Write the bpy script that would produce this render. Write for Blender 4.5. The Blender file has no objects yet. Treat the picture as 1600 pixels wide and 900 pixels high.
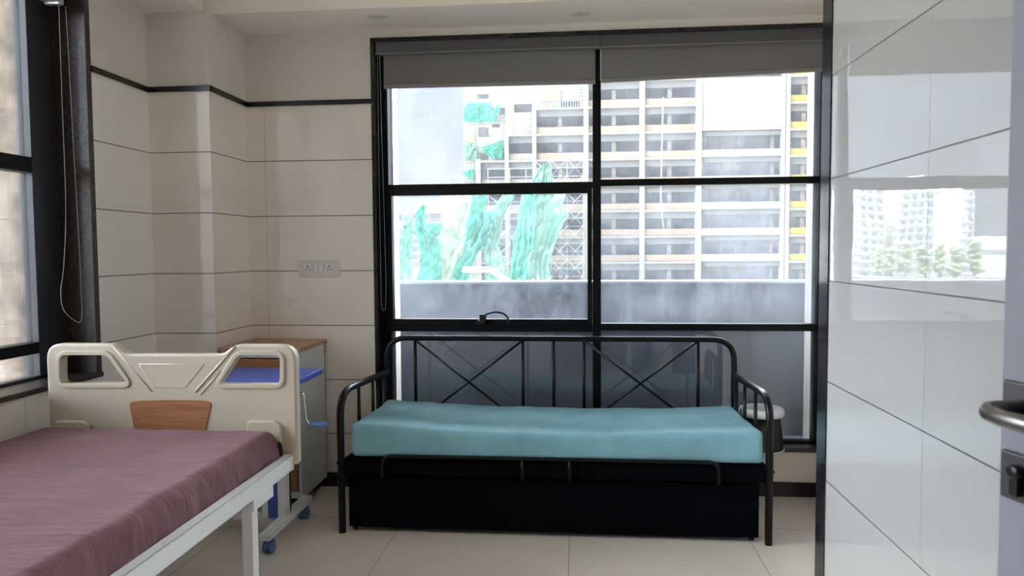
import bpy, bmesh, math, random
from mathutils import Vector, Matrix, noise
random.seed(7)
PI = math.pi
SC = bpy.context.scene
COL = SC.collection

# ------------------------------------------------------------------ camera
CAM_F, CAM_P, CAM_Y, CAM_R, CAM_H = 1126.1, 0.051406, 0.090662, -0.006672, 1.2955

def cam_axes():
    cy, sy, cp, sp = math.cos(CAM_Y), math.sin(CAM_Y), math.cos(CAM_P), math.sin(CAM_P)
    fwd = Vector((-sy*cp, cy*cp, -sp)); right = Vector((cy, sy, 0)); up = right.cross(fwd)
    cr, sr = math.cos(CAM_R), math.sin(CAM_R)
    return right*cr + up*sr, -right*sr + up*cr, fwd

def at(px, py, Y):
    """the point of the plane y = Y seen at photograph pixel px, py: returns x, z"""
    r, u, f = cam_axes()
    d = r*((px-800)/CAM_F) - u*((py-450)/CAM_F) + f
    t = Y/d.y
    return d.x*t, CAM_H + d.z*t

cam_data = bpy.data.cameras.new('camera')
cam = bpy.data.objects.new('camera', cam_data); COL.objects.link(cam)
r_, u_, f_ = cam_axes()
m = Matrix((r_, u_, -f_)).transposed().to_4x4(); m.translation = Vector((0, 0, CAM_H))
cam.matrix_world = m
cam_data.sensor_width = 36; cam_data.lens = CAM_F/1600*36
cam_data.clip_start = 0.02; cam_data.clip_end = 2000
cam_data.dof.use_dof = True; cam_data.dof.focus_distance = 3.6; cam_data.dof.aperture_fstop = 9
SC.camera = cam

# ------------------------------------------------------------------ exposure, world, sun, portals
SC.view_settings.view_transform = 'Standard'; SC.view_settings.look = 'None'
SC.view_settings.gamma = 1; SC.view_settings.use_curve_mapping = False
SC.view_settings.exposure = 1.48
try:
    SC.cycles.max_bounces = 14; SC.cycles.diffuse_bounces = 6; SC.cycles.glossy_bounces = 6
    SC.cycles.transparent_max_bounces = 24; SC.cycles.caustics_reflective = False
    SC.cycles.sample_clamp_indirect = 6; SC.cycles.use_denoising = True
except Exception: pass

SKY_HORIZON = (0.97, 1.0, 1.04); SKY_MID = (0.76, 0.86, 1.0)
SKY_LOW, SKY_FILL_HIGH, SKY_FILL_LEFT, SKY_FILL_RIGHT = 0.33, 10.0, 6.8, 14.0
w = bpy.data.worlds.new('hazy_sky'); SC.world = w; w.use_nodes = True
nt = w.node_tree; N = nt.nodes; L = nt.links
for n in list(N): N.remove(n)
def wn(t, **k):
    n = N.new(t)
    for a, b in k.items(): setattr(n, a, b)
    return n
out = wn('ShaderNodeOutputWorld'); bg = wn('ShaderNodeBackground'); tc = wn('ShaderNodeTexCoord')
sep = wn('ShaderNodeSeparateXYZ'); L.new(tc.outputs['Generated'], sep.inputs[0])
ramp = wn('ShaderNodeValToRGB'); L.new(sep.outputs['Z'], ramp.inputs[0])
ramp.color_ramp.elements[0].position = 0.0; ramp.color_ramp.elements[0].color = (*SKY_HORIZON, 1)
ramp.color_ramp.elements[1].position = 0.22; ramp.color_ramp.elements[1].color = (*SKY_MID, 1)
e = ramp.color_ramp.elements.new(0.5); e.color = (0.9, 0.95, 1.0, 1)
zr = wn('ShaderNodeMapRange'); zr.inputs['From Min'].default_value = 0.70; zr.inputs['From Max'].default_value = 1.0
zr.inputs['To Min'].default_value = 0; zr.inputs['To Max'].default_value = SKY_FILL_HIGH; zr.interpolation_type = 'SMOOTHSTEP'
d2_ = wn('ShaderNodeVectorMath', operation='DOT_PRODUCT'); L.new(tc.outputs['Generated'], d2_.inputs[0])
d2_.inputs[1].default_value = Vector((-0.1, 0.75, 0.65)).normalized()    # brightening added high in the sky over the tower, to light the room
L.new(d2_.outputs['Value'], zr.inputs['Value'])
# broad unseen sky fill added towards -x to light the room through the left window
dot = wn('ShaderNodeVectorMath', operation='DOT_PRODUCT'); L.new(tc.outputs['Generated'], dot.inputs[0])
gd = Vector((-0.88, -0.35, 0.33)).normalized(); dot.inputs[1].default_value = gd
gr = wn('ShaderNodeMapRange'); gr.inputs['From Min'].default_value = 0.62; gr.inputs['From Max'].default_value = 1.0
gr.inputs['To Min'].default_value = 0; gr.inputs['To Max'].default_value = SKY_FILL_LEFT; gr.interpolation_type = 'SMOOTHSTEP'
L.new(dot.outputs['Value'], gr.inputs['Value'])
hz = wn('ShaderNodeMapRange'); hz.inputs['From Min'].default_value = 0.26; hz.inputs['From Max'].default_value = 0.55; hz.interpolation_type = 'SMOOTHSTEP'
L.new(sep.outputs['Z'], hz.inputs['Value'])
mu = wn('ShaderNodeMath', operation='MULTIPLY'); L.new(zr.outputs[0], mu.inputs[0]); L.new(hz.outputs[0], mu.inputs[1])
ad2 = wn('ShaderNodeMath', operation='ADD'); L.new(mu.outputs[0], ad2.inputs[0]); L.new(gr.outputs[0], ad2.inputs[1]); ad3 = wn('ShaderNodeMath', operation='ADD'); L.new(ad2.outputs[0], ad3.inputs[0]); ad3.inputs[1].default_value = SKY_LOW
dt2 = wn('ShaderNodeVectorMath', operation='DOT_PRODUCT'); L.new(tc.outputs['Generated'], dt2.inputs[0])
dt2.inputs[1].default_value = Vector((0.82, 0.46, 0.34)).normalized()    # second sky fill, added out of view at the right for the left wall
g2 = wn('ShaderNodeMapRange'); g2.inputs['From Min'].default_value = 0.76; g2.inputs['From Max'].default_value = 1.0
g2.inputs['To Min'].default_value = 0; g2.inputs['To Max'].default_value = SKY_FILL_RIGHT; g2.interpolation_type = 'SMOOTHSTEP'
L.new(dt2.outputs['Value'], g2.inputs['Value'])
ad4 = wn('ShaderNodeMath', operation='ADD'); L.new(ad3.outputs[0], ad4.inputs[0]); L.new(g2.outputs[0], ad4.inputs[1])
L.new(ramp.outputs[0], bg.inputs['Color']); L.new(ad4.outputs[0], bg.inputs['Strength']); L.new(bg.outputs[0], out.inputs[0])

sd = bpy.data.lights.new('sun', 'SUN'); sd.energy = 9.5; sd.angle = math.radians(3); sd.color = (1.0, 0.96, 0.88)
sun = bpy.data.objects.new('sun', sd); COL.objects.link(sun)
sun.rotation_euler = Vector((-0.30, 0.05, -0.94)).to_track_quat('-Z', 'Y').to_euler()

def portal(name, loc, d, sx, sz):
    a = bpy.data.lights.new(name, 'AREA'); a.shape = 'RECTANGLE'; a.size = sx; a.size_y = sz
    a.cycles.is_portal = True
    o = bpy.data.objects.new(name, a); COL.objects.link(o); o.location = loc
    o.rotation_euler = Vector(d).to_track_quat('-Z', 'Z').to_euler()
portal('portal_back', (0.1, 4.15, 1.45), (0, -1, 0), 2.6, 2.5)
portal('portal_left', (-2.5, 1.8, 1.62), (1, 0, 0), 2.6, 1.8)

# ------------------------------------------------------------------ helpers
def tag(o, label=None, cat=None, group=None, kind=None):
    if label: o['label'] = label
    if cat: o['category'] = cat
    if group: o['group'] = group
    if kind: o['kind'] = kind
    return o

def empty(name, loc=(0, 0, 0), rz=0, label=None, cat=None, group=None, kind=None):
    o = bpy.data.objects.new(name, None); COL.objects.link(o)
    o.location = loc; o.rotation_euler = (0, 0, rz); o.empty_display_size = .1
    return tag(o, label, cat, group, kind)

class MB:
    def __init__(s): s.v = []; s.f = []; s.sm = []
    def add(s, vs, fs, smooth=False):
        b = len(s.v); s.v += [tuple(v) for v in vs]
        s.f += [tuple(i+b for i in f) for f in fs]; s.sm += [smooth]*len(fs); return s
    def box(s, x0, x1, y0, y1, z0, z1, M=None):
        vs = [Vector((x, y, z)) for x in (x0, x1) for y in (y0, y1) for z in (z0, z1)]
        if M: vs = [M @ v for v in vs]
        return s.add(vs, [(0, 1, 3, 2), (4, 6, 7, 5), (0, 4, 5, 1), (2, 3, 7, 6), (0, 2, 6, 4), (1, 5, 7, 3)])
    def tube(s, pts, r, n=12, closed=False, cap=True):
        pts = [Vector(p) for p in pts]; k = len(pts)
        rs = r if isinstance(r, (list, tuple)) else [r]*k
        tang = []
        for i in range(k):
            a = pts[(i-1) % k] if (i > 0 or closed) else pts[0]
            b = pts[(i+1) % k] if (i < k-1 or closed) else pts[-1]
            tang.append((b-a).normalized())
        t0 = tang[0]; ref = Vector((0, 0, 1)) if abs(t0.z) < .9 else Vector((1, 0, 0))
        nrm = t0.cross(ref).normalized(); vs = []
        for i in range(k):
            t = tang[i]; nrm = (nrm - t*nrm.dot(t)).normalized(); bn = t.cross(nrm)
            for j in range(n):
                a = 2*PI*j/n; vs.append(pts[i] + (nrm*math.cos(a) + bn*math.sin(a))*rs[i])
        fs = []
        for i in range(k if closed else k-1):
            for j in range(n):
                a, b = i*n+j, i*n+(j+1) % n; c, d = ((i+1) % k)*n+(j+1) % n, ((i+1) % k)*n+j
                fs.append((a, d, c, b))
        s.add(vs, fs, True)
        if cap and not closed:
            b = len(s.v)-len(vs)
            s.f.append(tuple(b+j for j in range(n))); s.sm.append(False)
            s.f.append(tuple(b+(k-1)*n+j for j in reversed(range(n)))); s.sm.append(False)
        return s
    def lathe(s, prof, c=(0, 0, 0), n=32, axis='z'):
        vs = []
        for r, h in prof:
            for j in range(n):
                a = 2*PI*j/n; p = (r*math.cos(a), r*math.sin(a), h)
                if axis == 'x': p = (p[2], p[0], p[1])
                if axis == 'y': p = (p[0], p[2], p[1])
                vs.append((p[0]+c[0], p[1]+c[1], p[2]+c[2]))
        fs = []
        for i in range(len(prof)-1):
            for j in range(n):
                fs.append((i*n+j, i*n+(j+1) % n, (i+1)*n+(j+1) % n, (i+1)*n+j))
        fs.append(tuple(reversed(range(n)))); fs.append(tuple((len(prof)-1)*n+j for j in range(n)))
        return s.add(vs, fs, True)
    def prism(s, poly, y0, y1, axis='y'):
        """polygon given in the plane normal to the axis, extruded along it"""
        def P(a, b, t): return (a, t, b) if axis == 'y' else ((t, a, b) if axis == 'x' else (a, b, t))
        n = len(poly); vs = [P(a, b, y0) for a, b in poly] + [P(a, b, y1) for a, b in poly]
        fs = [tuple(range(n)), tuple(reversed(range(n, 2*n)))] + [(i, i+n, (i+1) % n+n, (i+1) % n) for i in range(n)]
        return s.add(vs, fs)
    def grid(s, fn, nu, nv, smooth=True):
        vs = [fn(i/nu, j/nv) for i in range(nu+1) for j in range(nv+1)]
        fs = [(i*(nv+1)+j, (i+1)*(nv+1)+j, (i+1)*(nv+1)+j+1, i*(nv+1)+j+1) for i in range(nu) for j in range(nv)]
        return s.add(vs, fs, smooth)
    def build(s, name, mat, parent=None, bevel=0, seg=2, fix=True):
        me = bpy.data.meshes.new(name); me.from_pydata(s.v, [], s.f)
        for p, q in zip(me.polygons, s.sm): p.use_smooth = q
        if fix:
            bm = bmesh.new(); bm.from_mesh(me); bmesh.ops.recalc_face_normals(bm, faces=bm.faces); bm.to_mesh(me); bm.free()
        me.materials.append(mat)
        o = bpy.data.objects.new(name, me); COL.objects.link(o)
        if parent: o.parent = parent
        if bevel:
            b = o.modifiers.new('bevel', 'BEVEL'); b.width = bevel; b.segments = seg; b.limit_method = 'ANGLE'; b.angle_limit = math.radians(40)
        return o

def arc(c, r, a0, a1, n, plane='xz', t=0):
    out = []
    for i in range(n+1):
        a = math.radians(a0+(a1-a0)*i/n); u, v = c[0]+r*math.cos(a), c[1]+r*math.sin(a)
        out.append((u, t, v) if plane == 'xz' else ((t, u, v) if plane == 'yz' else (u, v, t)))
    return out

def fillet(pts, r, n=8):
    """polyline with its inner corners rounded"""
    pts = [Vector(p) for p in pts]; out = [pts[0]]
    for i in range(1, len(pts)-1):
        a, b, c = pts[i-1], pts[i], pts[i+1]; u = (a-b).normalized(); v = (c-b).normalized()
        k = min(r, (a-b).length*.49, (c-b).length*.49); p, q = b+u*k, b+v*k
        for j in range(n+1):
            t = j/n; out.append(p*(1-t)**2 + b*2*t*(1-t) + q*t*t)
    out.append(pts[-1]); return out

def curve_slab(name, loops, y0, y1, bevel, mat, parent=None, smooth=False, M=None):
    """flat shape with holes (loops in x,z) with thickness from y0 to y1 and rounded edges, as a mesh"""
    cu = bpy.data.curves.new(name, 'CURVE'); cu.dimensions = '2D'; cu.fill_mode = 'BOTH'
    cu.extrude = abs(y1-y0)/2 - bevel; cu.bevel_depth = bevel; cu.bevel_resolution = 3; cu.offset = -bevel
    for lp in loops:
        sp = cu.splines.new('POLY'); sp.points.add(len(lp)-1); sp.use_cyclic_u = True
        for i, (a, b) in enumerate(lp): sp.points[i].co = (a, b, 0, 1)
    tmp = bpy.data.objects.new(name, cu); COL.objects.link(tmp)
    dg = bpy.context.evaluated_depsgraph_get(); me = bpy.data.meshes.new_from_object(tmp.evaluated_get(dg))
    bpy.data.objects.remove(tmp); 
    ym = (y0+y1)/2
    for v in me.vertices:
        x, z, y = v.co; v.co = (x, ym - y, z)
        if M: v.co = M @ v.co
    me.materials.clear(); me.materials.append(mat)
    bm = bmesh.new(); bm.from_mesh(me); bmesh.ops.remove_doubles(bm, verts=bm.verts, dist=1e-5)
    bmesh.ops.recalc_face_normals(bm, faces=bm.faces); bm.to_mesh(me); bm.free()
    for p in me.polygons: p.use_smooth = smooth
    o = bpy.data.objects.new(name, me); COL.objects.link(o)
    if parent: o.parent = parent
    return o

def roundpoly(pts, r, n=6):
    out = []; k = len(pts); rs = r if isinstance(r, (list, tuple)) else [r]*k
    for i in range(k):
        a, b, c = Vector(pts[i-1]), Vector(pts[i]), Vector(pts[(i+1) % k]); u = (a-b).normalized(); v = (c-b).normalized()
        rr = min(rs[i], (a-b).length*.45, (c-b).length*.45)
        if rr < 1e-5: out.append(tuple(b)); continue
        p, q = b+u*rr, b+v*rr
        for j in range(n+1):
            t = j/n; w_ = p*(1-t)**2 + b*2*t*(1-t) + q*t*t; out.append((w_.x, w_.y))
    return out

def softbox(name, b, r, step, mat, parent=None, deform=None, r_top=None):
    """box with rounded edges, finely divided, passed through a deform function"""
    x0, x1, y0, y1, z0, z1 = b; mb = MB()
    def P(p):
        q = Vector(p); c = Vector((min(max(q.x, x0+r), x1-r), min(max(q.y, y0+r), y1-r), min(max(q.z, z0+r), z1-r)))
        d = q-c
        if d.length > 1e-9: q = c + d.normalized()*r if max(abs(d.x), abs(d.y), abs(d.z)) > r-1e-6 else q
        return deform(q) if deform else q
    def n(a): return max(2, int(a/step))
    nx, ny, nz = n(x1-x0), n(y1-y0), n(z1-z0)
    def lin(a, b_, t):   # finer towards the ends so the rounding stays round
        t = .5-.5*math.cos(PI*t)*(1) if False else t
        return a+(b_-a)*t
    mb.grid(lambda u, v: P((lin(x0, x1, u), lin(y0, y1, v), z1)), nx, ny); mb.grid(lambda u, v: P((lin(x0, x1, u), lin(y0, y1, v), z0)), nx, ny)
    mb.grid(lambda u, v: P((lin(x0, x1, u), y0, lin(z0, z1, v))), nx, nz); mb.grid(lambda u, v: P((lin(x0, x1, u), y1, lin(z0, z1, v))), nx, nz)
    mb.grid(lambda u, v: P((x0, lin(y0, y1, u), lin(z0, z1, v))), ny, nz); mb.grid(lambda u, v: P((x1, lin(y0, y1, u), lin(z0, z1, v))), ny, nz)
    o = mb.build(name, mat, parent, fix=False)
    bm = bmesh.new(); bm.from_mesh(o.data); bmesh.ops.remove_doubles(bm, verts=bm.verts, dist=1e-5)
    bmesh.ops.recalc_face_normals(bm, faces=bm.faces); bm.to_mesh(o.data); bm.free()
    for p in o.data.polygons: p.use_smooth = True
    return o

# ------------------------------------------------------------------ materials
def srgb(r, g, b):
    f = lambda c: c/12.92 if c <= .04045 else ((c+.055)/1.055)**2.4
    return (f(r/255), f(g/255), f(b/255))

class NT:
    def __init__(s, name):
        s.m = bpy.data.materials.new(name); s.m.use_nodes = True; s.t = s.m.node_tree
        s.b = s.t.nodes['Principled BSDF']; s.o = s.t.nodes['Material Output']
    def n(s, t, ins=None, **k):
        n = s.t.nodes.new(t)
        for a, b in k.items(): setattr(n, a, b)
        for a, b in (ins or {}).items():
            if isinstance(b, bpy.types.NodeSocket): s.t.links.new(b, n.inputs[a])
            else: n.inputs[a].default_value = b
        return n
    def link(s, a, b): s.t.links.new(a, b)
    def math(s, op, a, b=0.0): return s.n('ShaderNodeMath', {0: a, 1: b}, operation=op).outputs[0]
    def coord(s): return s.n('ShaderNodeTexCoord').outputs['Object']
    def mix(s, f, a, b):
        n = s.t.nodes.new('ShaderNodeMix'); n.data_type = 'RGBA'
        for k, v in ((0, f), (6, a), (7, b)):
            if isinstance(v, bpy.types.NodeSocket): s.t.links.new(v, n.inputs[k])
            else: n.inputs[k].default_value = v if k == 0 else (*v[:3], 1)
        return n.outputs[2]
    def noise(s, scale, detail=2, vec=None, rough=.5, stretch=None):
        v = vec or s.coord()
        if stretch: v = s.n('ShaderNodeMapping', {'Vector': v, 'Scale': stretch}).outputs[0]
        return s.n('ShaderNodeTexNoise', {'Vector': v, 'Scale': scale, 'Detail': detail, 'Roughness': rough}).outputs['Fac']
    def ramp(s, f, a, b): return s.n('ShaderNodeMapRange', {'Value': f, 'From Min': a, 'From Max': b}).outputs[0]
    def bump(s, h, strength=.2, dist=.01):
        n = s.n('ShaderNodeBump', {'Height': h, 'Strength': strength, 'Distance': dist}); s.link(n.outputs[0], s.b.inputs['Normal'])

def simple(name, col, rough=.5, metal=0, var=0, vscale=6, bump=0, bscale=40, bdist=.005, stretch=None, spec=None, coat=0):
    t = NT(name); c = srgb(*col); t.b.inputs['Roughness'].default_value = rough; t.b.inputs['Metallic'].default_value = metal
    if spec is not None: t.b.inputs['Specular IOR Level'].default_value = spec
    if coat: t.b.inputs['Coat Weight'].default_value = coat
    if var:
        f = t.noise(vscale, 4, stretch=stretch); lo = tuple(x*(1-var) for x in c); hi = tuple(min(1, x*(1+var)) for x in c)
        t.link(t.mix(t.ramp(f, .3, .7), lo, hi), t.b.inputs['Base Color'])
    else: t.b.inputs['Base Color'].default_value = (*c, 1)
    if bump: t.bump(t.noise(bscale, 3, stretch=stretch), bump, bdist)
    return t.m

def tile(name, col, u='X', u0=0., du=.6, v='Z', v0=0., dv=.3, wu=.0016, wv=.0038, rough=.07, var=.03, wave=.0, umax=None,
         fine=0, joint=(62, 56, 54), vjoint=None, stain=None, vcoord_u=True):
    """large glossy tiles with thin dark joints measured in metres"""
    t = NT(name); co = t.coord(); sp = t.n('ShaderNodeSeparateXYZ', {0: co}); c = srgb(*col)
    def line(ax, o, d, wd):
        p = t.math('PINGPONG', t.math('SUBTRACT', sp.outputs[ax], o), d/2)
        return t.math('LESS_THAN', p, wd/2)
    lv = line(v, v0, dv, wv) if dv else t.math('ADD', 0.0, 0.0)
    lu = line(u, u0, du, wu) if du else t.math('ADD', 0.0, 0.0)
    if umax is not None: lu = t.math('MULTIPLY', lu, t.math('LESS_THAN', sp.outputs['Z'], umax))
    f = t.noise(2.2, 4); base = t.mix(t.ramp(f, .3, .7), tuple(x*(1-var) for x in c), tuple(min(1, x*(1+var)) for x in c))
    base = t.mix(t.math('MULTIPLY', lu, .7), base, srgb(*joint)); base = t.mix(lv, base, srgb(*(vjoint or joint)))
    t.link(base, t.b.inputs['Base Color'])
    both = t.math('MAXIMUM', lv, lu)
    rr = t.math('ADD', t.math('MULTIPLY', both, .5), t.math('ADD', rough, t.math('MULTIPLY', t.noise(5, 3), .02)))
    t.link(rr, t.b.inputs['Roughness'])
    h = t.math('SUBTRACT', t.math('MULTIPLY', t.noise(2.5, 1.0), wave), t.math('MULTIPLY', both, .0006))
    if fine: h = t.math('ADD', h, t.math('MULTIPLY', t.noise(30, 2), fine))
    t.bump(h, 1.0, 1.0)
    return t.m

M = {}
M['tile_back'] = tile('glazed_tile_back', (239, 230, 220), u0=-1.701, v0=.8936, wave=.0008)
M['tile_column'] = tile('glazed_tile_column', (239, 230, 220), du=0, v0=.8936, wave=.0008)
M['tile_left'] = tile('glazed_tile_left', (238, 236, 230), u='Y', u0=3.162, v0=.8936, umax=.8936, wave=.0008)
M['tile_right'] = tile('glazed_tile_right', (180, 178, 174), u='Y', u0=1.613, v0=.6003, wave=.0012, rough=.0, fine=.00004); M['tile_right'].node_tree.nodes['Principled BSDF'].inputs['IOR'].default_value = 2.5
M['tile_plain'] = simple('glazed_tile_plain', (220, 213, 204), .1, var=.03)
M['floor'] = tile('polished_floor_tile', (220, 212, 201), u='X', u0=-1.6385, du=.8, v='Y', v0=3.3755, dv=.8, wu=.0035, wv=.003, rough=.10, var=.04, wave=.0003, joint=(70, 62, 56))
M['paint'] = simple('matt_wall_paint', (222, 218, 210), .85, var=.02, vscale=3, bump=.05, bscale=60)
M['ceiling'] = simple('ceiling_paint', (239, 230, 220), .8, var=.015, vscale=2, bump=.03, bscale=50)
def granite():
    t = NT('polished_black_granite'); f = t.noise(140, 3); g = t.noise(9, 4)
    a = t.mix(t.ramp(f, .55, .75), srgb(24, 24, 27), srgb(62, 62, 66)); t.link(t.mix(t.ramp(g, .45, .8), a, srgb(52, 48, 44)), t.b.inputs['Base Color'])
    t.b.inputs['Roughness'].default_value = .12; t.bump(t.noise(3, 1), .03, .02); return t.m
M['granite'] = granite()
def granite2():
    t = NT('brown_black_granite'); f = t.noise(45, 5, rough=.7); g = t.noise(6, 4)
    a = t.mix(t.ramp(f, .42, .7), srgb(38, 33, 30), srgb(92, 82, 74)); t.link(t.mix(t.ramp(g, .3, .8), a, srgb(48, 42, 38)), t.b.inputs['Base Color'])
    t.b.inputs['Roughness'].default_value = .3; return t.m
M['granite_left'] = granite2()
M['black_trim'] = simple('black_border_tile', (26, 23, 23), .25)
M['frame'] = simple('black_powder_coated_frame', (8, 8, 9), .45, spec=.2)
M['frame_grey'] = simple('dark_grey_frame', (40, 41, 45), .45)
M['blind'] = simple('grey_blackout_fabric', (116, 115, 115), .9, var=.03, vscale=3, bump=.08, bscale=400, bdist=.001)
M['cassette'] = simple('dark_grey_blind_cassette', (84, 84, 87), .4)
M['alu'] = simple('satin_aluminium', (190, 192, 198), .35, metal=.7)
M['hem'] = simple('grey_plastic_hem_bar', (128, 124, 120), .5)
M['chain'] = simple('white_bead_chain', (214, 210, 204), .35)
def glass(name, dust=.03, reflect=1.0, tint=(.98, .99, 1.0)):
    t = NT(name); t.t.nodes.remove(t.b); tr = t.n('ShaderNodeBsdfTransparent', {'Color': (*tint, 1)})
    gl = t.n('ShaderNodeBsdfGlossy', {'Color': (1, 1, 1, 1), 'Roughness': 0.0}); fr = t.n('ShaderNodeFresnel', {'IOR': 1.5})
    co = t.coord()
    mx = t.n('ShaderNodeMixShader', {0: t.math('MULTIPLY', fr.outputs[0], reflect), 1: tr.outputs[0], 2: gl.outputs[0]})
    df = t.n('ShaderNodeBsdfTranslucent', {'Color': (.80, .88, 1.0, 1)}); d2 = t.n('ShaderNodeBsdfDiffuse', {'Color': (.8, .82, .85, 1)})
    dd = t.n('ShaderNodeMixShader', {0: .35, 1: df.outputs[0], 2: d2.outputs[0]})
    a = t.ramp(t.noise(3.5, 6, co, .65), .35, .75); b = t.ramp(t.noise(60, 4, co, .8), .55, .72)
    st = t.ramp(t.noise(18, 5, co, .7, stretch=(1, 1, .25)), .5, .8)
    d = t.math('ADD', t.math('MULTIPLY', a, .9), t.math('ADD', t.math('MULTIPLY', b, .7), t.math('ADD', .35, t.math('MULTIPLY', st, .4))))
    d = t.math('MULTIPLY', d, dust)
    m2 = t.n('ShaderNodeMixShader', {0: d, 1: mx.outputs[0], 2: dd.outputs[0]}); t.link(m2.outputs[0], t.o.inputs[0]); return t.m
M['glass'] = glass('dusty_window_glass', .05, 1.0); M['glass_mid'] = glass('very_dusty_window_glass', .08, 1.0); M['glass_low'] = glass('cleaner_window_glass', .015, 1.25)
M['glass_left'] = glass('clear_window_glass', .01, .8)
M['teal'] = simple('teal_cotton_cover', (124, 170, 180), .95, var=.10, vscale=9, bump=.25, bscale=300, bdist=.001)
def maroon():
    t = NT('maroon_cotton_sheet'); f = t.noise(5, 5); c = srgb(106, 70, 76)
    t.link(t.mix(t.ramp(f, .3, .7), tuple(x*.9 for x in c), tuple(x*1.1 for x in c)), t.b.inputs['Base Color'])
    t.b.inputs['Roughness'].default_value = .9; t.b.inputs['Sheen Weight'].default_value = .04
    co = t.coord(); rot = t.n('ShaderNodeMapping', {'Vector': co, 'Rotation': (0, 0, math.radians(28)), 'Scale': (2.2, 9, 3)})
    wv = t.n('ShaderNodeTexNoise', {'Vector': rot.outputs[0], 'Scale': 1.6, 'Detail': 4, 'Roughness': .55, 'Distortion': .8})
    w2 = t.noise(70, 3); h = t.math('ADD', wv.outputs['Fac'], t.math('MULTIPLY', w2, .03)); t.bump(h, .55, .02); return t.m
M['maroon'] = maroon()
M['cream'] = simple('cream_abs_plastic', (186, 176, 156), .38, bump=.02, bscale=200)
def wood(name, a, b, sc=(2, 30, 30), rough=.4):
    t = NT(name); f = t.n('ShaderNodeTexNoise', {'Vector': t.n('ShaderNodeMapping', {'Vector': t.coord(), 'Scale': sc}).outputs[0], 'Scale': 3.0, 'Detail': 6, 'Roughness': .6, 'Distortion': .6})
    t.link(t.mix(t.ramp(f.outputs['Fac'], .35, .65), srgb(*a), srgb(*b)), t.b.inputs['Base Color']); t.b.inputs['Roughness'].default_value = rough; return t.m
M['wood'] = wood('brown_wood_laminate', (140, 92, 58), (166, 114, 76))
M['wood_top'] = wood('beige_wood_laminate', (160, 122, 96), (180, 142, 114), sc=(2, 20, 20))
def bedpaint():
    t = NT('chipped_white_bed_paint'); c = srgb(222, 224, 224); co = t.coord(); sp = t.n('ShaderNodeSeparateXYZ', {0: co})
    n1 = t.noise(110, 3, co, .6, stretch=(1, .6, 1)); n2 = t.noise(5, 1, co)
    k = t.math('MULTIPLY', t.math('GREATER_THAN', n1, .69), t.math('GREATER_THAN', n2, .52))
    t.link(t.mix(k, c, srgb(96, 86, 84)), t.b.inputs['Base Color']); t.b.inputs['Roughness'].default_value = .35; return t.m
M['white_metal'] = bedpaint()
M['white_plain'] = simple('white_enamelled_steel', (214, 215, 214), .4, var=.02)
M['white_lam'] = simple('white_laminate', (205, 208, 208), .28)
M['blue'] = simple('blue_laminate_top', (62, 84, 168), .35)
M['blue_plastic'] = simple('light_blue_plastic', (96, 128, 190), .4)
M['caster'] = simple('slate_blue_caster_plastic', (88, 110, 158), .45)
M['chrome'] = simple('bright_chrome', (225, 225, 228), .12, metal=1)
M['nickel'] = simple('brushed_nickel', (128, 124, 120), .32, metal=.9)
M['nickel_dark'] = simple('dark_brushed_nickel_plate', (92, 90, 90), .4, metal=.8)
M['black_metal'] = simple('satin_black_tube', (5, 5, 7), .34, spec=.3)
M['black_fabric'] = simple('black_panel', (3, 4, 7), .9, spec=.08, bump=.1, bscale=300)
M['black_plastic'] = simple('black_plastic', (16, 17, 18), .35)
M['rubber'] = simple('black_foam', (14, 13, 14), .8)
M['white_plastic'] = simple('white_plastic', (226, 224, 222), .4)
M['socket'] = simple('switch_plate_plastic', (214, 206, 194), .4)
M['hole'] = simple('dark_socket_hole', (10, 9, 9), .8)
M['door'] = simple('lavender_grey_door_paint', (150, 150, 160), .5, var=.01)
M['dark_room'] = simple('corridor_wall_paint', (216, 214, 210), .8)
def concrete(name, a, b, sc=3, rough=.9):
    t = NT(name); f = t.noise(sc, 8, rough=.65); g = t.noise(sc*6, 6, rough=.7, stretch=(1, 1, .35)); k = t.noise(sc*12, 5, rough=.75)
    c = t.mix(t.ramp(f, .3, .72), srgb(*a), srgb(*b)); c = t.mix(t.math('MULTIPLY', t.ramp(g, .52, .7), .5), c, tuple(x*.5 for x in srgb(*a)))
    t.link(t.mix(t.math('MULTIPLY', t.ramp(k, .55, .7), .3), c, tuple(x*.6 for x in srgb(*a))), t.b.inputs['Base Color'])
    t.b.inputs['Roughness'].default_value = rough; t.bump(g, .2, .01); return t.m
M['pillar'] = concrete('stained_concrete', (70, 58, 46), (196, 180, 163), 7)
M['parapet'] = simple('grey_blue_parapet_cladding', (76, 82, 92), .6, var=.06, vscale=2)
M['plaster'] = concrete('white_outer_plaster', (160, 158, 154), (182, 180, 176), 4)
M['own_wall'] = simple('own_building_render', (190, 188, 184), .9)

def blockwork(name, a, b, sx=.5, sz=.25):
    t = NT(name); br = t.n('ShaderNodeTexBrick', {'Vector': t.n('ShaderNodeMapping', {'Vector': t.coord(), 'Rotation': (math.radians(90), 0, 0)}).outputs[0], 'Color1': (*srgb(*a), 1), 'Color2': (*srgb(*b), 1), 'Mortar': (*tuple(x*.55 for x in srgb(*a)), 1), 'Scale': 1.0, 'Mortar Size': .03, 'Brick Width': sx*1.6, 'Row Height': sz*1.6})
    t.link(br.outputs['Color'], t.b.inputs['Base Color']); t.b.inputs['Roughness'].default_value = .9; return t.m
M['ground_far'] = simple('dark_far_ground', (104, 108, 104), .95, var=.15, vscale=.01)
M['ground'] = concrete('dusty_ground', (190, 188, 180), (214, 212, 204), .02)
M['parapet_top'] = simple('parapet_highlight_grey', (150, 158, 172), .5)
M['tower_dark'] = concrete('dim_concrete_interior', (128, 131, 138), (154, 155, 160), .25)
M['tower_white'] = concrete('pale_concrete_frame', (135, 131, 123), (144, 141, 135), .2)
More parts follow.
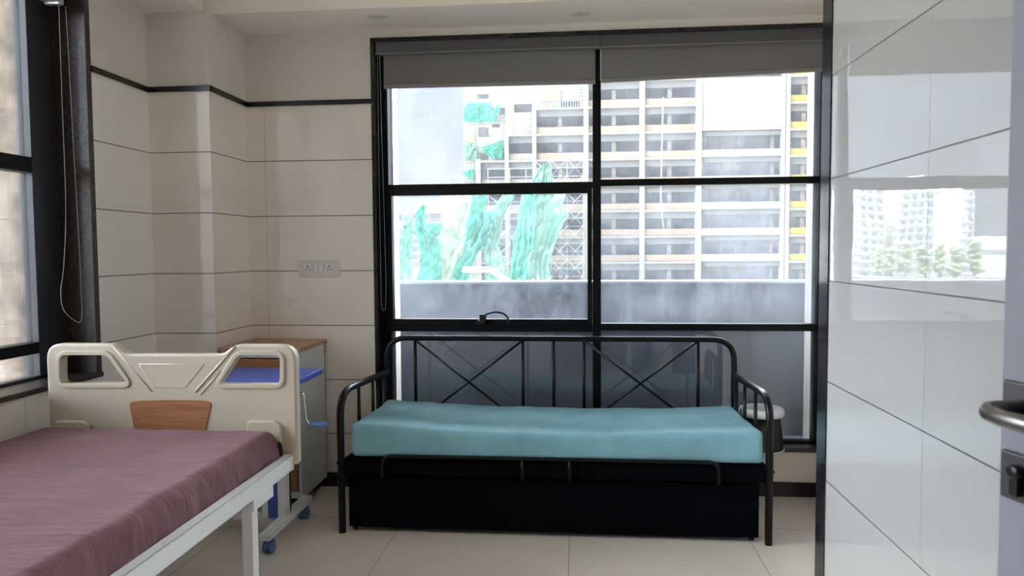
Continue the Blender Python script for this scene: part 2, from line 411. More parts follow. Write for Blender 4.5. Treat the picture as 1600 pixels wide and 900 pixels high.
M['tower_white2'] = simple('white_render', (153, 151, 146), .9)
M['tower_grey'] = simple('grey_concrete_beam', (118, 117, 115), .9, var=.05, vscale=.3)
M['tower_brick'] = blockwork('pier_blockwork', (129, 122, 113), (146, 138, 131), .4, .2)
M['tower_blank'] = concrete('raw_blank_wall', (142, 139, 134), (150, 148, 143), .15)
M['tower_block'] = blockwork('aerated_blockwork', (142, 138, 129), (149, 146, 139), .6, .25)
M['tower_cream'] = simple('cream_mesh_panel', (147, 138, 115), .9)
M['rail_brown'] = simple('brown_railing_sheet', (150, 134, 118), .8, var=.05, vscale=.6)
M['rail_brown2'] = simple('orange_brown_railing_sheet', (156, 132, 112), .8, var=.06, vscale=.6)
M['rail_yellow'] = simple('yellow_railing_sheet', (172, 148, 78), .8, var=.05, vscale=.6)
M['rail_pale'] = simple('pale_railing_sheet', (142, 135, 124), .8)
M['scaffold'] = simple('galvanised_white_tube', (158, 158, 155), .6)
def netm(name, c):
    t = NT(name); col = srgb(*c); t.t.nodes.remove(t.b)
    f = t.noise(.35, 5); base = t.mix(t.ramp(f, .35, .65), tuple(x*.9 for x in col), col)
    d = t.n('ShaderNodeBsdfDiffuse', {'Color': base}); r = t.n('ShaderNodeBsdfTranslucent', {'Color': base}); mm = t.n('ShaderNodeMixShader', {0: .35, 1: d.outputs[0], 2: r.outputs[0]})
    t.link(mm.outputs[0], t.o.inputs[0]); return t.m
M['net_green'] = netm('turquoise_netting', (88, 187, 162)); M['net_pale'] = netm('pale_green_netting', (139, 194, 172)); M['net_cream'] = netm('cream_green_netting', (178, 193, 168))
M['far_grey'] = simple('far_grey_wall', (143, 144, 146), .9); M['far_grey2'] = simple('grey_sheet_roof', (130, 133, 134), .8); M['far_dark'] = simple('far_dark_band', (109, 112, 117), .8)
M['far_white'] = simple('far_white_wall', (232, 232, 228), .9); M['far_window'] = simple('far_window_glass', (150, 156, 162), .5)
M['leaf'] = simple('hazy_green_leaves', (150, 168, 130), .9, var=.15, vscale=.5); M['bark'] = simple('brown_bark', (120, 104, 88), .9)
# ------------------------------------------------------------------ room shell
BACK = 3.838; LEFT = -2.115; RIGHT = 0.7427; RIGHT_END = 2.209; ALC = 1.31
CEIL = 2.477; TRAY = 2.66; WX0, WX1, WZ0, WZ1 = -1.10, 1.30, .25, 2.437
def struct(name, mb, mat, parent=None, bevel=0, kind='structure'):
    o = mb.build(name, mat, parent, bevel)
    if not parent: o['kind'] = kind
    return o

struct('floor', MB().box(-2.30, 1.5, -2.6, 4.05, -.12, 0), M['floor'])
ce = MB()                                              # soffit round the room, tray in the middle
ce.box(-2.45, 1.5, 3.49, 4.12, CEIL, 3.1); ce.box(-2.45, -1.82, -.12, 3.49, CEIL, 3.1); ce.box(-1.82, 1.5, -.12, 3.49, TRAY, 3.1)
ce.box(-2.45, 1.5, -2.7, -.12, 2.5, 3.1)
struct('ceiling', ce, M['ceiling'])
# back wall: glazed tiles to 2.1 m, painted above
struct('wall_back', MB().box(-2.3, WX0, BACK, BACK+.25, -.1, 2.115).box(WX0, ALC+.2, BACK, BACK+.25, -.1, .238), M['tile_back'])
struct('wall_back_upper', MB().box(-2.3, WX0, BACK, BACK+.25, 2.115, 3.0).box(WX0, ALC+.2, BACK, BACK+.25, WZ1, 3.0).box(WX1+.01, ALC+.2, BACK, BACK+.25, .238, WZ1), M['paint'])
# column in the far left corner
struct('wall_column', MB().box(-2.2, -1.80, 3.435, BACK+.02, -.1, 2.115), M['tile_column'])
struct('wall_column_upper', MB().box(-2.2, -1.802, 3.437, BACK+.02, 2.115, 3.0), M['paint'])
# left wall with its window opening (y .55 to 2.99, z .765 to 2.46)
LY0, LY1, LZ0, LZ1 = .55, 3.0, .75, 2.47
struct('wall_left', MB().box(LEFT-.25, LEFT, LY1+.012, 3.5, -.1, 2.115).box(LEFT-.25, LEFT, -.15, LY1+.012, -.1, LZ0).box(LEFT-.25, LEFT, -.15, LY0, LZ0, 2.115), M['tile_left'])
struct('wall_left_upper', MB().box(LEFT-.25, LEFT-.002, LY1+.012, 3.5, 2.115, 3.0).box(LEFT-.25, LEFT-.002, -.15, LY0, 2.115, 3.0).box(LEFT-.25, LEFT-.002, LY0, LY1+.012, LZ1, 3.0), M['paint'])
# right wall and the alcove behind it
struct('wall_right', MB().box(RIGHT, RIGHT+.16, -.12, RIGHT_END, -.1, 3.0), M['tile_right'])
struct('wall_alcove', MB().box(ALC, ALC+.15, 2.2, BACK+.1, -.1, 3.0).box(RIGHT+.16, ALC+.1, RIGHT_END-.1, RIGHT_END+.076, -.1, 3.0), M['tile_plain'])
# rear wall with the doorway the picture is taken from, and the corridor behind it
struct('wall_rear', MB().box(LEFT-.2, -.30, -.14, -.02, -.1, 3.0).box(-.30, .72, -.14, -.02, 2.12, 3.0), M['tile_plain'])
struct('wall_corridor', MB().box(-2.4, 1.5, -2.6, -2.45, -.1, 3.0).box(-2.4, -2.25, -2.5, -.1, -.1, 3.0).box(1.35, 1.5, -2.5, .0, -.1, 3.0), M['dark_room'])

# trims
H = .026; zt = 2.090
struct('trim_1', MB().box(-1.80, WX0, BACK-.008, BACK+.01, zt, zt+H).box(-1.808, -1.79, 3.43, BACK-.008, zt, zt+H).box(LEFT, -1.79, 3.427, 3.44, zt, zt+H).box(LEFT-.01, LEFT+.008, LY1+.012, 3.44, zt, zt+H), M['black_trim'])
struct('trim_2', MB().box(RIGHT-.004, RIGHT+.165, RIGHT_END, RIGHT_END+.080, 0, 3.0), M['granite'], bevel=.002)
struct('baseboard_back', MB().box(-1.80, ALC, BACK-.012, BACK+.01, 0, .076), M['black_trim'])
struct('baseboard_left', MB().box(LEFT, LEFT+.012, -.02, 3.43, 0, .076).box(LEFT, -1.80, 3.423, 3.436, 0, .076), M['black_trim'])
struct('baseboard_alcove', MB().box(ALC-.012, ALC, 2.3, BACK, 0, .076).box(RIGHT+.17, ALC, RIGHT_END+.077, RIGHT_END+.089, 0, .076), M['black_trim'])

# ------------------------------------------------------------------ back window
w1 = empty('window_1', (.08, 3.93, .25), kind='structure')
def wb(name, mb, mat, parent=None, bevel=0):
    p = parent or w1
    off = Vector(w1.location)
    mb.v = [tuple(Vector(v)-off) for v in mb.v]
    return mb.build(name, mat, p, bevel)
gr = MB().box(WX0-.002, WX0+.018, BACK-.006, 3.96, .25, WZ1).box(WX0-.002, ALC, BACK-.006, 3.96, WZ1-.022, WZ1).box(WX1-.015, WX1+.01, BACK-.006, 3.96, .25, WZ1-.022)
wb('granite_surround', gr, M['granite'])
wb('sill', MB().box(WX0, ALC, BACK-.018, 3.99, .238, .26), M['granite_left'], bevel=.002)
FY0, FY1 = 3.925, 3.985
wb('window_frame', MB().box(WX0+.016, -1.038, FY0, FY1, .26, 2.42).box(1.262, 1.30, FY0, FY1, .26, 2.42).box(-1.04, 1.262, FY0, FY1, 2.38, 2.42).box(-1.04, 1.262, FY0, FY1, .26, .270), M['frame'], bevel=.002)
wb('mullion', MB().box(.083, .127, FY0-.004, FY1, .285, 2.38), M['frame'], bevel=.002)
wb('transom', MB().box(-1.04, .083, FY0, FY1, 1.632, 1.665), M['frame'], bevel=.002)
wb('transom', MB().box(.127, 1.262, FY0, FY1, 1.640, 1.676), M['frame'], bevel=.002)
wb('transom', MB().box(-1.04, .083, FY0, FY1, .852, .892), M['frame'], bevel=.002)
wb('transom', MB().box(.127, 1.262, FY0, FY1, .860, .898), M['frame'], bevel=.002)
loops = [[(-1.045, .890), (.079, .890), (.079, 1.636), (-1.045, 1.636)], [(-1.020, .922), (-1.020, 1.603), (.055, 1.603), (.055, .922)]]
sash = MB()
for a in ((-1.045, -1.020, .890, 1.636), (.055, .079, .890, 1.636), (-1.020, .055, .890, .922), (-1.020, .055, 1.603, 1.636)): sash.box(a[0], a[1], FY0-.012, FY1-.02, a[2], a[3])
sash_o = wb('opening_sash', sash, M['frame'], bevel=.002)
# the cockspur handle of the sash: block with a bowed lever
hm = MB().box(-.545, -.505, 3.885, 3.915, .898, .918).box(-.532, -.498, 3.88, 3.912, .915, .951)
hm.tube(fillet([(-.515, 3.893, .940), (-.495, 3.892, .952), (-.45, 3.888, .966), (-.405, 3.886, .960), (-.378, 3.885, .940), (-.372, 3.885, .905)], .03, 5), [.006]*4+[.005]*18+[.0075]*4 if False else .0058, 8)
wb('sash_handle', hm, M['black_plastic'], sash_o, bevel=.001)
sash_o2 = None
for (a, b, c, d, y) in ((-1.04, .083, 1.665, 2.38, 3.955), (.127, 1.262, 1.676, 2.38, 3.955), (-1.020, .055, .922, 1.603, 3.945), (.127, 1.262, .898, 1.640, 3.955), (-1.04, .083, .270, .852, 3.955), (.127, 1.262, .270, .860, 3.955)):
    wb('glass_pane', MB().box(a-.004, b+.004, y, y+.006, c-.004, d+.004), M['glass_low'] if c < .5 else (M['glass_mid'] if c < 1.2 else M['glass']))
wb('outer_plaster_edge', MB().box(-1.20, -1.026, 3.99, 4.10, .2, 2.5).box(1.250, 1.45, 3.99, 4.10, .2, 2.5), M['plaster'])
wb('outer_ledge', MB().box(-1.3, 1.5, 4.04, 4.16, .14, .24), M['parapet'])

# left window
w2 = empty('window_2', (LEFT, 1.8, LZ0), kind='structure')
def wl(name, mb, mat, bevel=0, parent=None):
    off = Vector(w2.location); mb.v = [tuple(Vector(v)-off) for v in mb.v]
    return mb.build(name, mat, parent or w2, bevel)
wl('granite_surround', MB().box(LEFT-.20, LEFT+.004, LY1-.02, LY1+.012, LZ0+.022, LZ1).box(LEFT-.20, LEFT+.004, LY0, LY0+.03, LZ0+.022, LZ1), M['granite_left'], .002)
wl('sill', MB().box(LEFT-.22, LEFT+.012, LY0-.02, LY1+.012, LZ0, LZ0+.022), M['granite_left'], .003)
FX0, FX1 = LEFT-.20, LEFT-.145
wl('window_frame', MB().box(FX0, FX1, 2.83, LY1-.02, LZ0+.022, LZ1).box(FX0, FX1, LY0+.03, LY0+.09, LZ0+.022, LZ1).box(FX0, FX1, LY0, LY1, LZ1-.04, LZ1).box(FX0, FX1, LY0, LY1, LZ0+.022, LZ0+.034), M['frame_grey'], .002)
wl('mullion', MB().box(FX0, FX1+.01, 1.72, 1.78, LZ0+.03, LZ1-.04), M['frame_grey'], .002)
for (a, b) in ((LY0+.09, 1.72), (1.78, 2.83)):
    wl('transom', MB().box(FX0, FX1, a, b, 1.634, 1.698), M['frame'], .002)
    wl('transom', MB().box(FX0, FX1, a, b, .878, .925), M['frame'], .002)
    for (c, d) in ((.786, .878), (.925, 1.634), (1.698, 2.43)):
        wl('glass_pane', MB().box(FX0+.02, FX0+.026, a, b, c, d), M['glass_left'])
wl('outer_plaster_edge', MB().box(LEFT-.24, LEFT-.205, 2.90, 3.02, .7, 2.5), M['own_wall'])

# ------------------------------------------------------------------ open door at the right edge
dr = empty('door_1', (0, 0, 0), kind='structure')
FE = Vector((at(1571, 390, .86)[0], .86, 0)); HG = Vector((.705, .03, 0)); dv = (FE-HG).normalized()
dang = math.atan2(dv.y, dv.x); LEN = (FE-HG).length
dr.location = HG; dr.rotation_euler = (0, 0, dang)       # local x runs from hinge to free edge, local +y is the face seen
MB().box(0, LEN, -.04, 0, .008, 2.08).build('door_leaf', M['door'], dr, .002)
hx = LEN-.034
def rosette(z, name):
    return MB().box(hx-.026, hx+.026, 0, .007, z-.027, z+.027).build(name, M['nickel_dark'], dr, .0025, 3)
ZH, ZK = 1.121, 1.042
rosette(ZH, 'handle_plate'); rosette(ZK, 'keyhole_plate')
lv = MB().tube(fillet([(hx, .004, ZH), (hx, .058, ZH), (hx-.030, .066, ZH-.001), (hx-.13, .060, ZH-.002)], .026, 8), .0064, 14)
lv.v = [(x, y, ZH+(z-ZH)*1.45) for x, y, z in lv.v]
lv.build('lever_handle', M['nickel'], dr)
MB().lathe([(.0085, .0), (.0085, .0095), (.006, .011)], (hx, .007, ZK+.008), 20, 'y').box(hx-.005, hx+.005, .005, .0155, ZK-.018, ZK+.008).build('lock_cylinder', M['black_plastic'], dr)
MB().box(LEN-.0005, LEN+.001, -.030, -.010, ZK-.09, ZK+.13).build('lock_face_plate', M['nickel'], dr)

# ------------------------------------------------------------------ roller blinds
def bead_chain(name, pts, parent, off, mat, r=.0017, gap=.0065):
    mb = MB(); pts = [Vector(p)-off for p in pts]; mb.tube(pts, .0007, 5, cap=False)
    ds = 0; phi = None
    for a, b in zip(pts[:-1], pts[1:]):
        L_ = (b-a).length; t = ds
        while t < L_:
            c = a+(b-a)*(t/L_)
            vs = [c+Vector(v)*r*1.15 for v in ((1, 0, 0), (-1, 0, 0), (0, 1, 0), (0, -1, 0), (0, 0, 1), (0, 0, -1))]
            mb.add(vs, [(0, 2, 4), (2, 1, 4), (1, 3, 4), (3, 0, 4), (2, 0, 5), (1, 2, 5), (3, 1, 5), (0, 3, 5)], True); t += gap
        ds = t-L_
    return mb.build(name, mat, parent)

def smooth_path(pts, n=10):
    pts = [Vector(p) for p in pts]; out = []
    for i in range(len(pts)-1):
        p0 = pts[max(0, i-1)]; p1 = pts[i]; p2 = pts[i+1]; p3 = pts[min(len(pts)-1, i+2)]
        for j in range(n):
            t = j/n; out.append(.5*((2*p1)+(-p0+p2)*t+(2*p0-5*p1+4*p2-p3)*t*t+(-p0+3*p1-3*p2+p3)*t**3))
    out.append(pts[-1]); return out

def roller(x0, x1, zc0, zc1, zl, zr, label, fx0, fx1):
    b = empty('roller_blind', ((x0+x1)/2, 3.87, zc0), label=label, cat='blind', group='roller blinds over the big back window')
    off = Vector(b.location)
    def add(name, mb, mat, bev=0):
        mb.v = [tuple(Vector(v)-off) for v in mb.v]; return mb.build(name, mat, b, bev)
    # cassette: a box with a rolled front lip
    add('cassette', MB().box(x0, x1, 3.845, 3.912, zc0+.006, zc1), M['cassette'], .004)
    add('cassette_lip', MB().box(x0, x1, 3.842, 3.85, zc0, zc0+.007).box(x0, x1, 3.842, 3.85, zc1-.006, zc1), M['hem'])
    mb = MB()
    mb.v = []
    mb.add([(fx0, 3.868, zc0+.01), (fx1, 3.868, zc0+.01), (fx1, 3.868, zr), (fx0, 3.868, zl), (fx0, 3.8694, zc0+.01), (fx1, 3.8694, zc0+.01), (fx1, 3.8694, zr), (fx0, 3.8694, zl)],
           [(0, 1, 2, 3), (7, 6, 5, 4), (0, 4, 5, 1), (2, 6, 7, 3), (0, 3, 7, 4), (1, 5, 6, 2)])
    fb = add('blind_fabric', mb, M['blind'])
    hb = MB(); hb.add([(fx0, 3.862, zl-.022), (fx1, 3.862, zr-.022), (fx1, 3.862, zr), (fx0, 3.862, zl), (fx0, 3.876, zl-.022), (fx1, 3.876, zr-.022), (fx1, 3.876, zr), (fx0, 3.876, zl)],
           [(0, 1, 2, 3), (7, 6, 5, 4), (0, 4, 5, 1), (2, 6, 7, 3), (0, 3, 7, 4), (1, 5, 6, 2)])
    add('hem_bar', hb, M['hem'], .003)
    return b, off
b1, off1 = roller(-1.078, .118, 2.352, 2.424, 2.197, 2.192, 'grey roller blind over the left half of the back window, reaching lower', -1.040, .096)
b2, off2 = roller(.121, 1.285, 2.350, 2.422, 2.196, 2.224, 'grey roller blind over the right half of the back window, hem tilted up', .126, 1.262)
bead_chain('bead_chain', smooth_path([(-1.070, 3.862, 2.35), (-1.072, 3.862, 1.8), (-1.071, 3.862, 1.1), (-1.068, 3.866, .99), (-1.060, 3.872, .975), (-1.052, 3.876, 1.0), (-1.048, 3.878, 1.2), (-1.058, 3.878, 1.9), (-1.062, 3.875, 2.35)]), b1, off1, M['chain'])
bead_chain('bead_chain', [(.1225, 3.858, 2.35), (.1225, 3.858, 2.19)], b2, off2, M['chain'])

bl = empty('roller_blind', (-2.18, 1.8, 2.34), label='aluminium roller blind headrail with a long bead chain over the left window', cat='blind')
offl = Vector(bl.location)
def addl(name, mb, mat, bev=0):
    mb.v = [tuple(Vector(v)-offl) for v in mb.v]; return mb.build(name, mat, bl, bev)
addl('headrail', MB().box(-2.245, -2.150, .60, 2.90, 2.352, 2.43), M['alu'], .012)
addl('end_cap', MB().box(-2.235, -2.158, 2.895, 2.925, 2.342, 2.41), M['alu'], .01)
bead_chain('bead_chain', smooth_path([(-2.17, 2.904, 2.35), (-2.17, 2.902, 1.9), (-2.17, 2.90, 1.5), (-2.17, 2.875, 1.25), (-2.17, 2.850, 1.13), (-2.17, 2.870, 1.05), (-2.17, 2.953, .996), (-2.17, 3.020-.045, 1.03), (-2.17, 2.976, 1.12), (-2.17, 2.975, 1.3), (-2.17, 2.963, 1.7), (-2.17, 2.953, 2.1), (-2.17, 2.945, 2.35)]), bl, offl, M['chain'], .0026, .0085)

# ------------------------------------------------------------------ rough filler patches on the soffit
M['filler'] = simple('grey_plaster_filler', (204, 198, 188), .95, var=.15, vscale=60)
for x_, y_, lab in ((-.998, 3.616, 'rough grey filler patch on the ceiling soffit above the left blind'), (.027, 3.691, 'rough grey filler patch on the ceiling soffit above the middle of the window')):
    mb = MB(); n_ = 22; ring = []
    for i_ in range(n_):
        a_ = 2*PI*i_/n_; rr_ = 1+.35*noise.noise(Vector((math.cos(a_)*1.7, math.sin(a_)*1.7, x_*5)))
        ring.append((x_+.055*rr_*math.cos(a_), y_+.028*rr_*math.sin(a_)))
    mb.prism(ring, CEIL-.0015, CEIL+.001, 'z'); tag(mb.build('filler_patch', M['filler']), lab, 'patch')

# ------------------------------------------------------------------ switch and socket plate
sp_ = empty('socket_plate', (-1.4065, BACK-.001, 1.2065), label='white switch plate with two five-pin sockets on the tiled wall', cat='socket')
curve_slab('plate', [roundpoly([(-.1165, -.0445), (.1165, -.0445), (.1165, .0445), (-.1165, .0445)], .006)], -.010, 0, .002, M['socket'], sp_)
for cx in (-.0625, .060):
    so = MB().box(cx-.022, cx+.022, -.0125, -.0095, -.019, .023).build('socket_outlet', M['white_plastic'], sp_, .001)
    hl = MB()
    for hx_, hz, r in ((0, .0125, .0042), (-.009, .001, .003), (.009, .001, .003), (-.009, -.009, .003), (.009, -.009, .003)):
        hl.lathe([(r, -.0131), (r, -.0120)], (cx+hx_, 0, hz), 12, 'y')
    hl.build('pin_hole', M['hole'], so)
for cx in (-.0125, .0115):
    MB().box(cx-.0112, cx+.0112, -.014, -.0095, -.019, .023).build('rocker_switch', M['white_plastic'], sp_, .0015)

# ------------------------------------------------------------------ black metal daybed
db = empty('daybed', (-.125, 3.47, 0), label='black metal daybed with crossed bars in the backrest, under the big window', cat='bed')
def ad(name, mb, mat, bev=0, parent=None, root=None):
    root = root or db; off = Vector(root.location); mb.v = [tuple(Vector(v)-off) for v in mb.v]
    return mb.build(name, mat, parent or root, bev)
BM = M['black_metal']; BY = 3.775; BXL, BXR = -1.022, .803; BT = .834; R1 = .0145
FYD = 3.19; FXL, FXR = -1.086, .833
ad('back_frame', MB().tube(fillet([(BXL, BY, 0), (BXL, BY, BT), (BXR, BY, BT-.002), (BXR, BY, 0)], .115, 10), R1, 14), BM)
bars = [-.866, -.288, -.126, .034, .621]
for x in bars: ad('upright_bar', MB().tube([(x, BY, .34), (x, BY, BT-.005)], .0085, 10), BM)
for a, b in ((bars[0], bars[1]), (bars[3], bars[4])):
    ad('cross_brace', MB().tube([(a, BY-.004, BT-.01), (b, BY-.004, .375)], .0065, 8), BM)
    ad('cross_brace', MB().tube([(b, BY+.004, BT-.01), (a, BY+.004, .375)], .0065, 8), BM)
ad('back_rail', MB().tube([(BXL, BY, .345), (BXR, BY, .345)], .011, 10), BM)
for s, fx, bx in ((-1, FXL, BXL), (1, FXR, BXR)):
    yb = BY-.0
    path = fillet([(fx, FYD, 0), (fx, FYD, .655), (bx, yb, .648)], .125, 10)
    arm = MB().tube(path, .0165, 14)
    a_o = ad('arm_frame', arm, BM)
    def P(t, z): return (fx+(bx-fx)*t, FYD+(yb-FYD)*t, z)
    for t in (.36, .66): ad('arm_bar', MB().tube([P(t, .33), P(t, .645)], .0085, 10), BM)
    ad('side_rail', MB().tube([P(.02, .325), P(.98, .325)], .012, 10), BM)
    ad('rear_post', MB().tube([P(.93, 0.0), P(.93, .65)], .0125, 10), BM)
    ad('bolt', MB().lathe([(.009, 0), (.009, .006), (.004, .010)], (fx-.02 if s < 0 else fx+.012, FYD, .325), 12, 'x'), M['black_plastic'])
ad('deck', MB().box(-1.045, .805, 3.20, 3.765, .275, .355), M['black_fabric'], .003)
ad('front_rail', MB().box(-1.07, .817, 3.183, 3.203, .275, .34), M['black_fabric'], .002)
guard = ad('guard_rail', MB().tube(fillet([(-.885, 3.168, .272), (-.885, 3.168, .368), (.612, 3.168, .368), (.612, 3.168, .272)], .045, 8), .0085, 10), BM)
for x in (-.247, -.036): ad('guard_post', MB().tube([(x, 3.168, .272), (x, 3.168, .366)], .0075, 10), BM)

tr = empty('trundle', (-.13, 3.47, 0), label='black pull-out trundle on small castors under the daybed', cat='trundle bed')
ad('front_panel', MB().box(-1.058, .795, 3.205, 3.222, .022, .262), M['black_fabric'], .003, root=tr)
ad('body', MB().box(-1.045, .782, 3.222, 3.72, .05, .235), M['black_fabric'], .003, root=tr)
for x in (-1.035, .768):
    for y in (3.235, 3.70):
        ad('castor', MB().lathe([(.0, -.011), (.020, -.011), (.022, -.006), (.022, .006), (.020, .011), (.0, .011)], (x, y, .022), 18, 'x').box(x-.014, x+.014, y-.010, y+.010, .03, .052), M['black_plastic'], root=tr)

def sag(q):
    x, y, z = q; t = (x+1.03)/1.84; top = max(0, min(1, (z-.355)/.12)); v = (y-3.18)/.55
    z += top*(.030*(2*t-1)**2 - .012 - .016*max(0, t-.3)*1.0)
    z += top*.006*noise.noise(Vector((x*3, y*4, 2))) + top*.004*noise.noise(Vector((x*9, y*7, 5)))
    z += top*(1-abs(2*v-1)**2)*-.008
    y += .006*noise.noise(Vector((x*6, z*10, 9))) + (.006*math.sin(x*2.6) if v < .1 else 0)
    x += .005*noise.noise(Vector((y*9, z*12, 3)))
    # narrower towards the back where the arms come in
    x = -.115+(x+.115)*(1-.028*v)
    return Vector((x, y, z))
mt = softbox('mattress', (-1.035, .812, 3.178, 3.735, .357, .497), .024, .012, M['teal'], deform=sag)
tag(mt, 'thin teal fabric mattress lying on the black metal daybed', 'mattress')

# ------------------------------------------------------------------ round tub on the window sill
tb = empty('lidded_tub', (.952, 3.812, .26), label='round black tub with a white lid on the window sill behind the daybed', cat='tub')
MB().lathe([(.0, 0), (.108, 0), (.112, .004), (.109, .012), (.102, .10), (.090, .176), (.0, .178)], n=40).build('tub_body', M['black_plastic'], tb)
MB().lathe([(.0, .174), (.106, .174), (.1125, .180), (.1135, .199), (.108, .213), (.097, .216), (.093, .213), (.0, .211)], n=40).build('tub_lid', M['white_plastic'], tb)
MB().lathe([(.0, -.0), (.115, 0), (.1165, .003), (.113, .006), (.0, .006)], n=40).build('base_rim', M['white_plastic'], tb)

# ------------------------------------------------------------------ hospital bed
hb = empty('hospital_bed', (-1.56, 1.6, 0), label='white steel hospital bed frame with moulded cream headboard, at the left', cat='hospital bed')
HY0, HY1 = 2.580, 2.622
def hp(px, py): return at(px, py, HY0)
outer = [hp(72, 730), hp(71, 537), hp(178, 537), hp(197, 553.5), hp(347, 553.5), hp(367, 536), hp(461, 536), hp(460, 704)]
outer = [(x, z) for x, z in outer]
HX0, HX1 = outer[1][0], outer[6][0]
outer[0] = (HX0, .50); outer[7] = (HX1, .50); zt_ = outer[1][1]; outer[1] = (HX0, zt_); outer[2] = (outer[2][0], zt_)
outer[6] = (HX1, zt_); outer[5] = (outer[5][0], zt_)
o2 = roundpoly(outer, [.01, .062, .022, .02, .02, .022, .062, .01], 8)
h1 = roundpoly([hp(95, 599), hp(95, 555), hp(168, 555), hp(199, 599)], [.022, .022, .02, .012], 6)
h2 = roundpoly([hp(343, 600), hp(373, 555), hp(438, 555), hp(438, 600)], [.012, .02, .022, .022], 6)
offh = Vector(hb.location)
Mh = Matrix.Translation(-offh)
head = curve_slab('headboard', [o2, h1, h2], HY0, HY1, .009, M['cream'], hb, M=Mh)
# raised lips around both hand holes, raised ears and the engraved centre trapezoid
def band(loop, wd, y0, y1, bev=.0025):
    """a raised band: the loop and its inward offset"""
    n = len(loop); c = Vector((sum(p[0] for p in loop)/n, sum(p[1] for p in loop)/n)); inner = []
    for i in range(n):
        a, b = Vector(loop[i-1]), Vector(loop[(i+1) % n]); t = (b-a).normalized(); nn = Vector((-t.y, t.x)); p = Vector(loop[i])
        if (c-p).dot(nn) < 0: nn = -nn
        q = p+nn*wd; inner.append((q.x, q.y))
    return inner
def hchild(name, loops, y0, y1, bev, mat=M['cream'], parent=head):
    return curve_slab(name, loops, y0, y1, bev, mat, parent, M=Mh)
for hl_ in (h1, h2):
    inner = hl_; n = len(hl_); c = Vector((sum(p[0] for p in hl_)/n, sum(p[1] for p in hl_)/n))
    outer_ = []
    for i in range(n):
        a, b = Vector(hl_[i-1]), Vector(hl_[(i+1) % n]); t = (b-a).normalized(); nn = Vector((-t.y, t.x)); p = Vector(hl_[i])
        if (c-p).dot(nn) > 0: nn = -nn
        q = p+nn*.017; outer_.append((q.x, q.y))
    hchild('hand_hole_lip', [outer_, inner], HY0-.006, HY0+.01, .0028)
def ribbon(pts, w, y, name, r=None):
    mb = MB(); P = [(Vector((hp(*p)[0], y, hp(*p)[1]))-offh) for p in pts]
    mb.tube(P, w, 8); return mb.build(name, M['cream'], head)
ribbon([(217, 569), (319, 569), (289, 605), (242, 605), (217, 569)], .0022, HY0+.0005, 'moulded_line')
ribbon([(305, 612), (368, 541)], .005, HY0+.001, 'moulded_ridge'); ribbon([(313, 616), (345, 580)], .004, HY0+.001, 'moulded_ridge')
ribbon([(238, 612), (176, 541)], .0035, HY0+.002, 'moulded_ridge')
wp = roundpoly([hp(214, 690), hp(202, 629), hp(214, 626), hp(266, 624.5), hp(319, 625.5), hp(331, 629), hp(317, 690)], [.0, .012, .01, .01, .01, .012, 0], 4)
hchild('wood_inlay', [wp], HY0-.003, HY0+.01, .001, M['wood'])
for a, b in ((388, 443), (88, 146)):
    hchild('moulded_pad', [roundpoly([hp(a, 700), hp(a+1, 657), hp(b-12, 657), hp(b-2, 664), hp(b, 700)], [.003, .012, .012, .01, .003], 5)], HY0-.016, HY0+.005, .004)
def hbm(name, mb, mat=None, bev=.0, parent=None):
    mb.v = [tuple(Vector(v)-offh) for v in mb.v]; return mb.build(name, mat or M['white_metal'], parent or hb, bev)
RX = -1.062
for s, x in ((1, RX), (-1, HX0+.035)):
    rl = MB(); x0_, x1_ = (x-.034, x) if s > 0 else (x-.034, x)
    rl.box(x1_-.004, x1_, .62, 2.585, .481, .540) if s > 0 else rl.box(x0_, x0_+.004, .62, 2.585, .481, .540)
    rl.box(x0_, x1_, .62, 2.585, .536, .540).box(x0_, x1_, .62, 2.585, .481, .485)
    hbm('side_rail', rl, None, .0015)
hbm('cross_rail', MB().box(HX0+.02, RX-.004, 2.54, 2.575, .485, .533), None, .002)
hbm('cross_rail', MB().box(HX0+.02, RX-.004, .62, .655, .485, .533), None, .002)
hbm('deck_panel', MB().box(HX0+.03, RX-.036, .66, 2.54, .500, .512), M['white_plain'])
for x, y in ((RX-.002, 2.285), (RX-.002, .95), (HX0+.037, 2.285), (HX0+.037, .95)):
    hbm('leg', MB().box(x-.040, x-.002, y-.045, y-.003, .0, .485), None, .003)
    hbm('leg_bracket', MB().box(x-.002, x+.004, y-.045, y+.11, .445, .485) if x == RX-.002 else MB().box(x-.044, x-.040, y-.045, y+.11, .445, .485), None, .001)
hbm('leg_brace', MB().box(HX0+.04, RX-.02, 2.25, 2.275, .10, .125), None, .002)

# mattress under its sheet
hm_ = empty('hospital_mattress', (-1.6, 1.6, .512), label='hospital bed mattress under a creased maroon sheet', cat='mattress')
MX0, MX1 = HX0-.012, RX-.034
def crease(q):
    x, y, z = q; top = max(0, min(1, (z-.55)/.06))
    v = Vector((x, y, 0)); d = Vector((math.cos(.5), math.sin(.5), 0))
    u = x*math.cos(2.6)+y*math.sin(2.6); s_ = -x*math.sin(2.6)+y*math.cos(2.6)
    amp = .0045*max(0, noise.noise(Vector((u*3, s_*16, 1)))) + .003*noise.noise(Vector((x*5, y*5, 4)))
    z += top*amp*1.4
    if x > MX1-.05:                                    # side drape: ripples and a looser lower edge
        k = 1-top
        x += .010*noise.noise(Vector((y*7, z*6, 8)))+.006*noise.noise(Vector((y*17, z*14, 2)))
        x += .014*max(0, (.60-z)/.09)-.006
        if z < .55: z += .012*noise.noise(Vector((y*6, 3, 1)))
    return Vector((x, y, z))
MBX = (MX0, MX1, .655, 2.562, .514, .640)
sh = softbox('bed_sheet', MBX, .044, .014, M['maroon'], hm_, deform=lambda q: crease(q)-Vector((-1.6, 1.6, .512)))
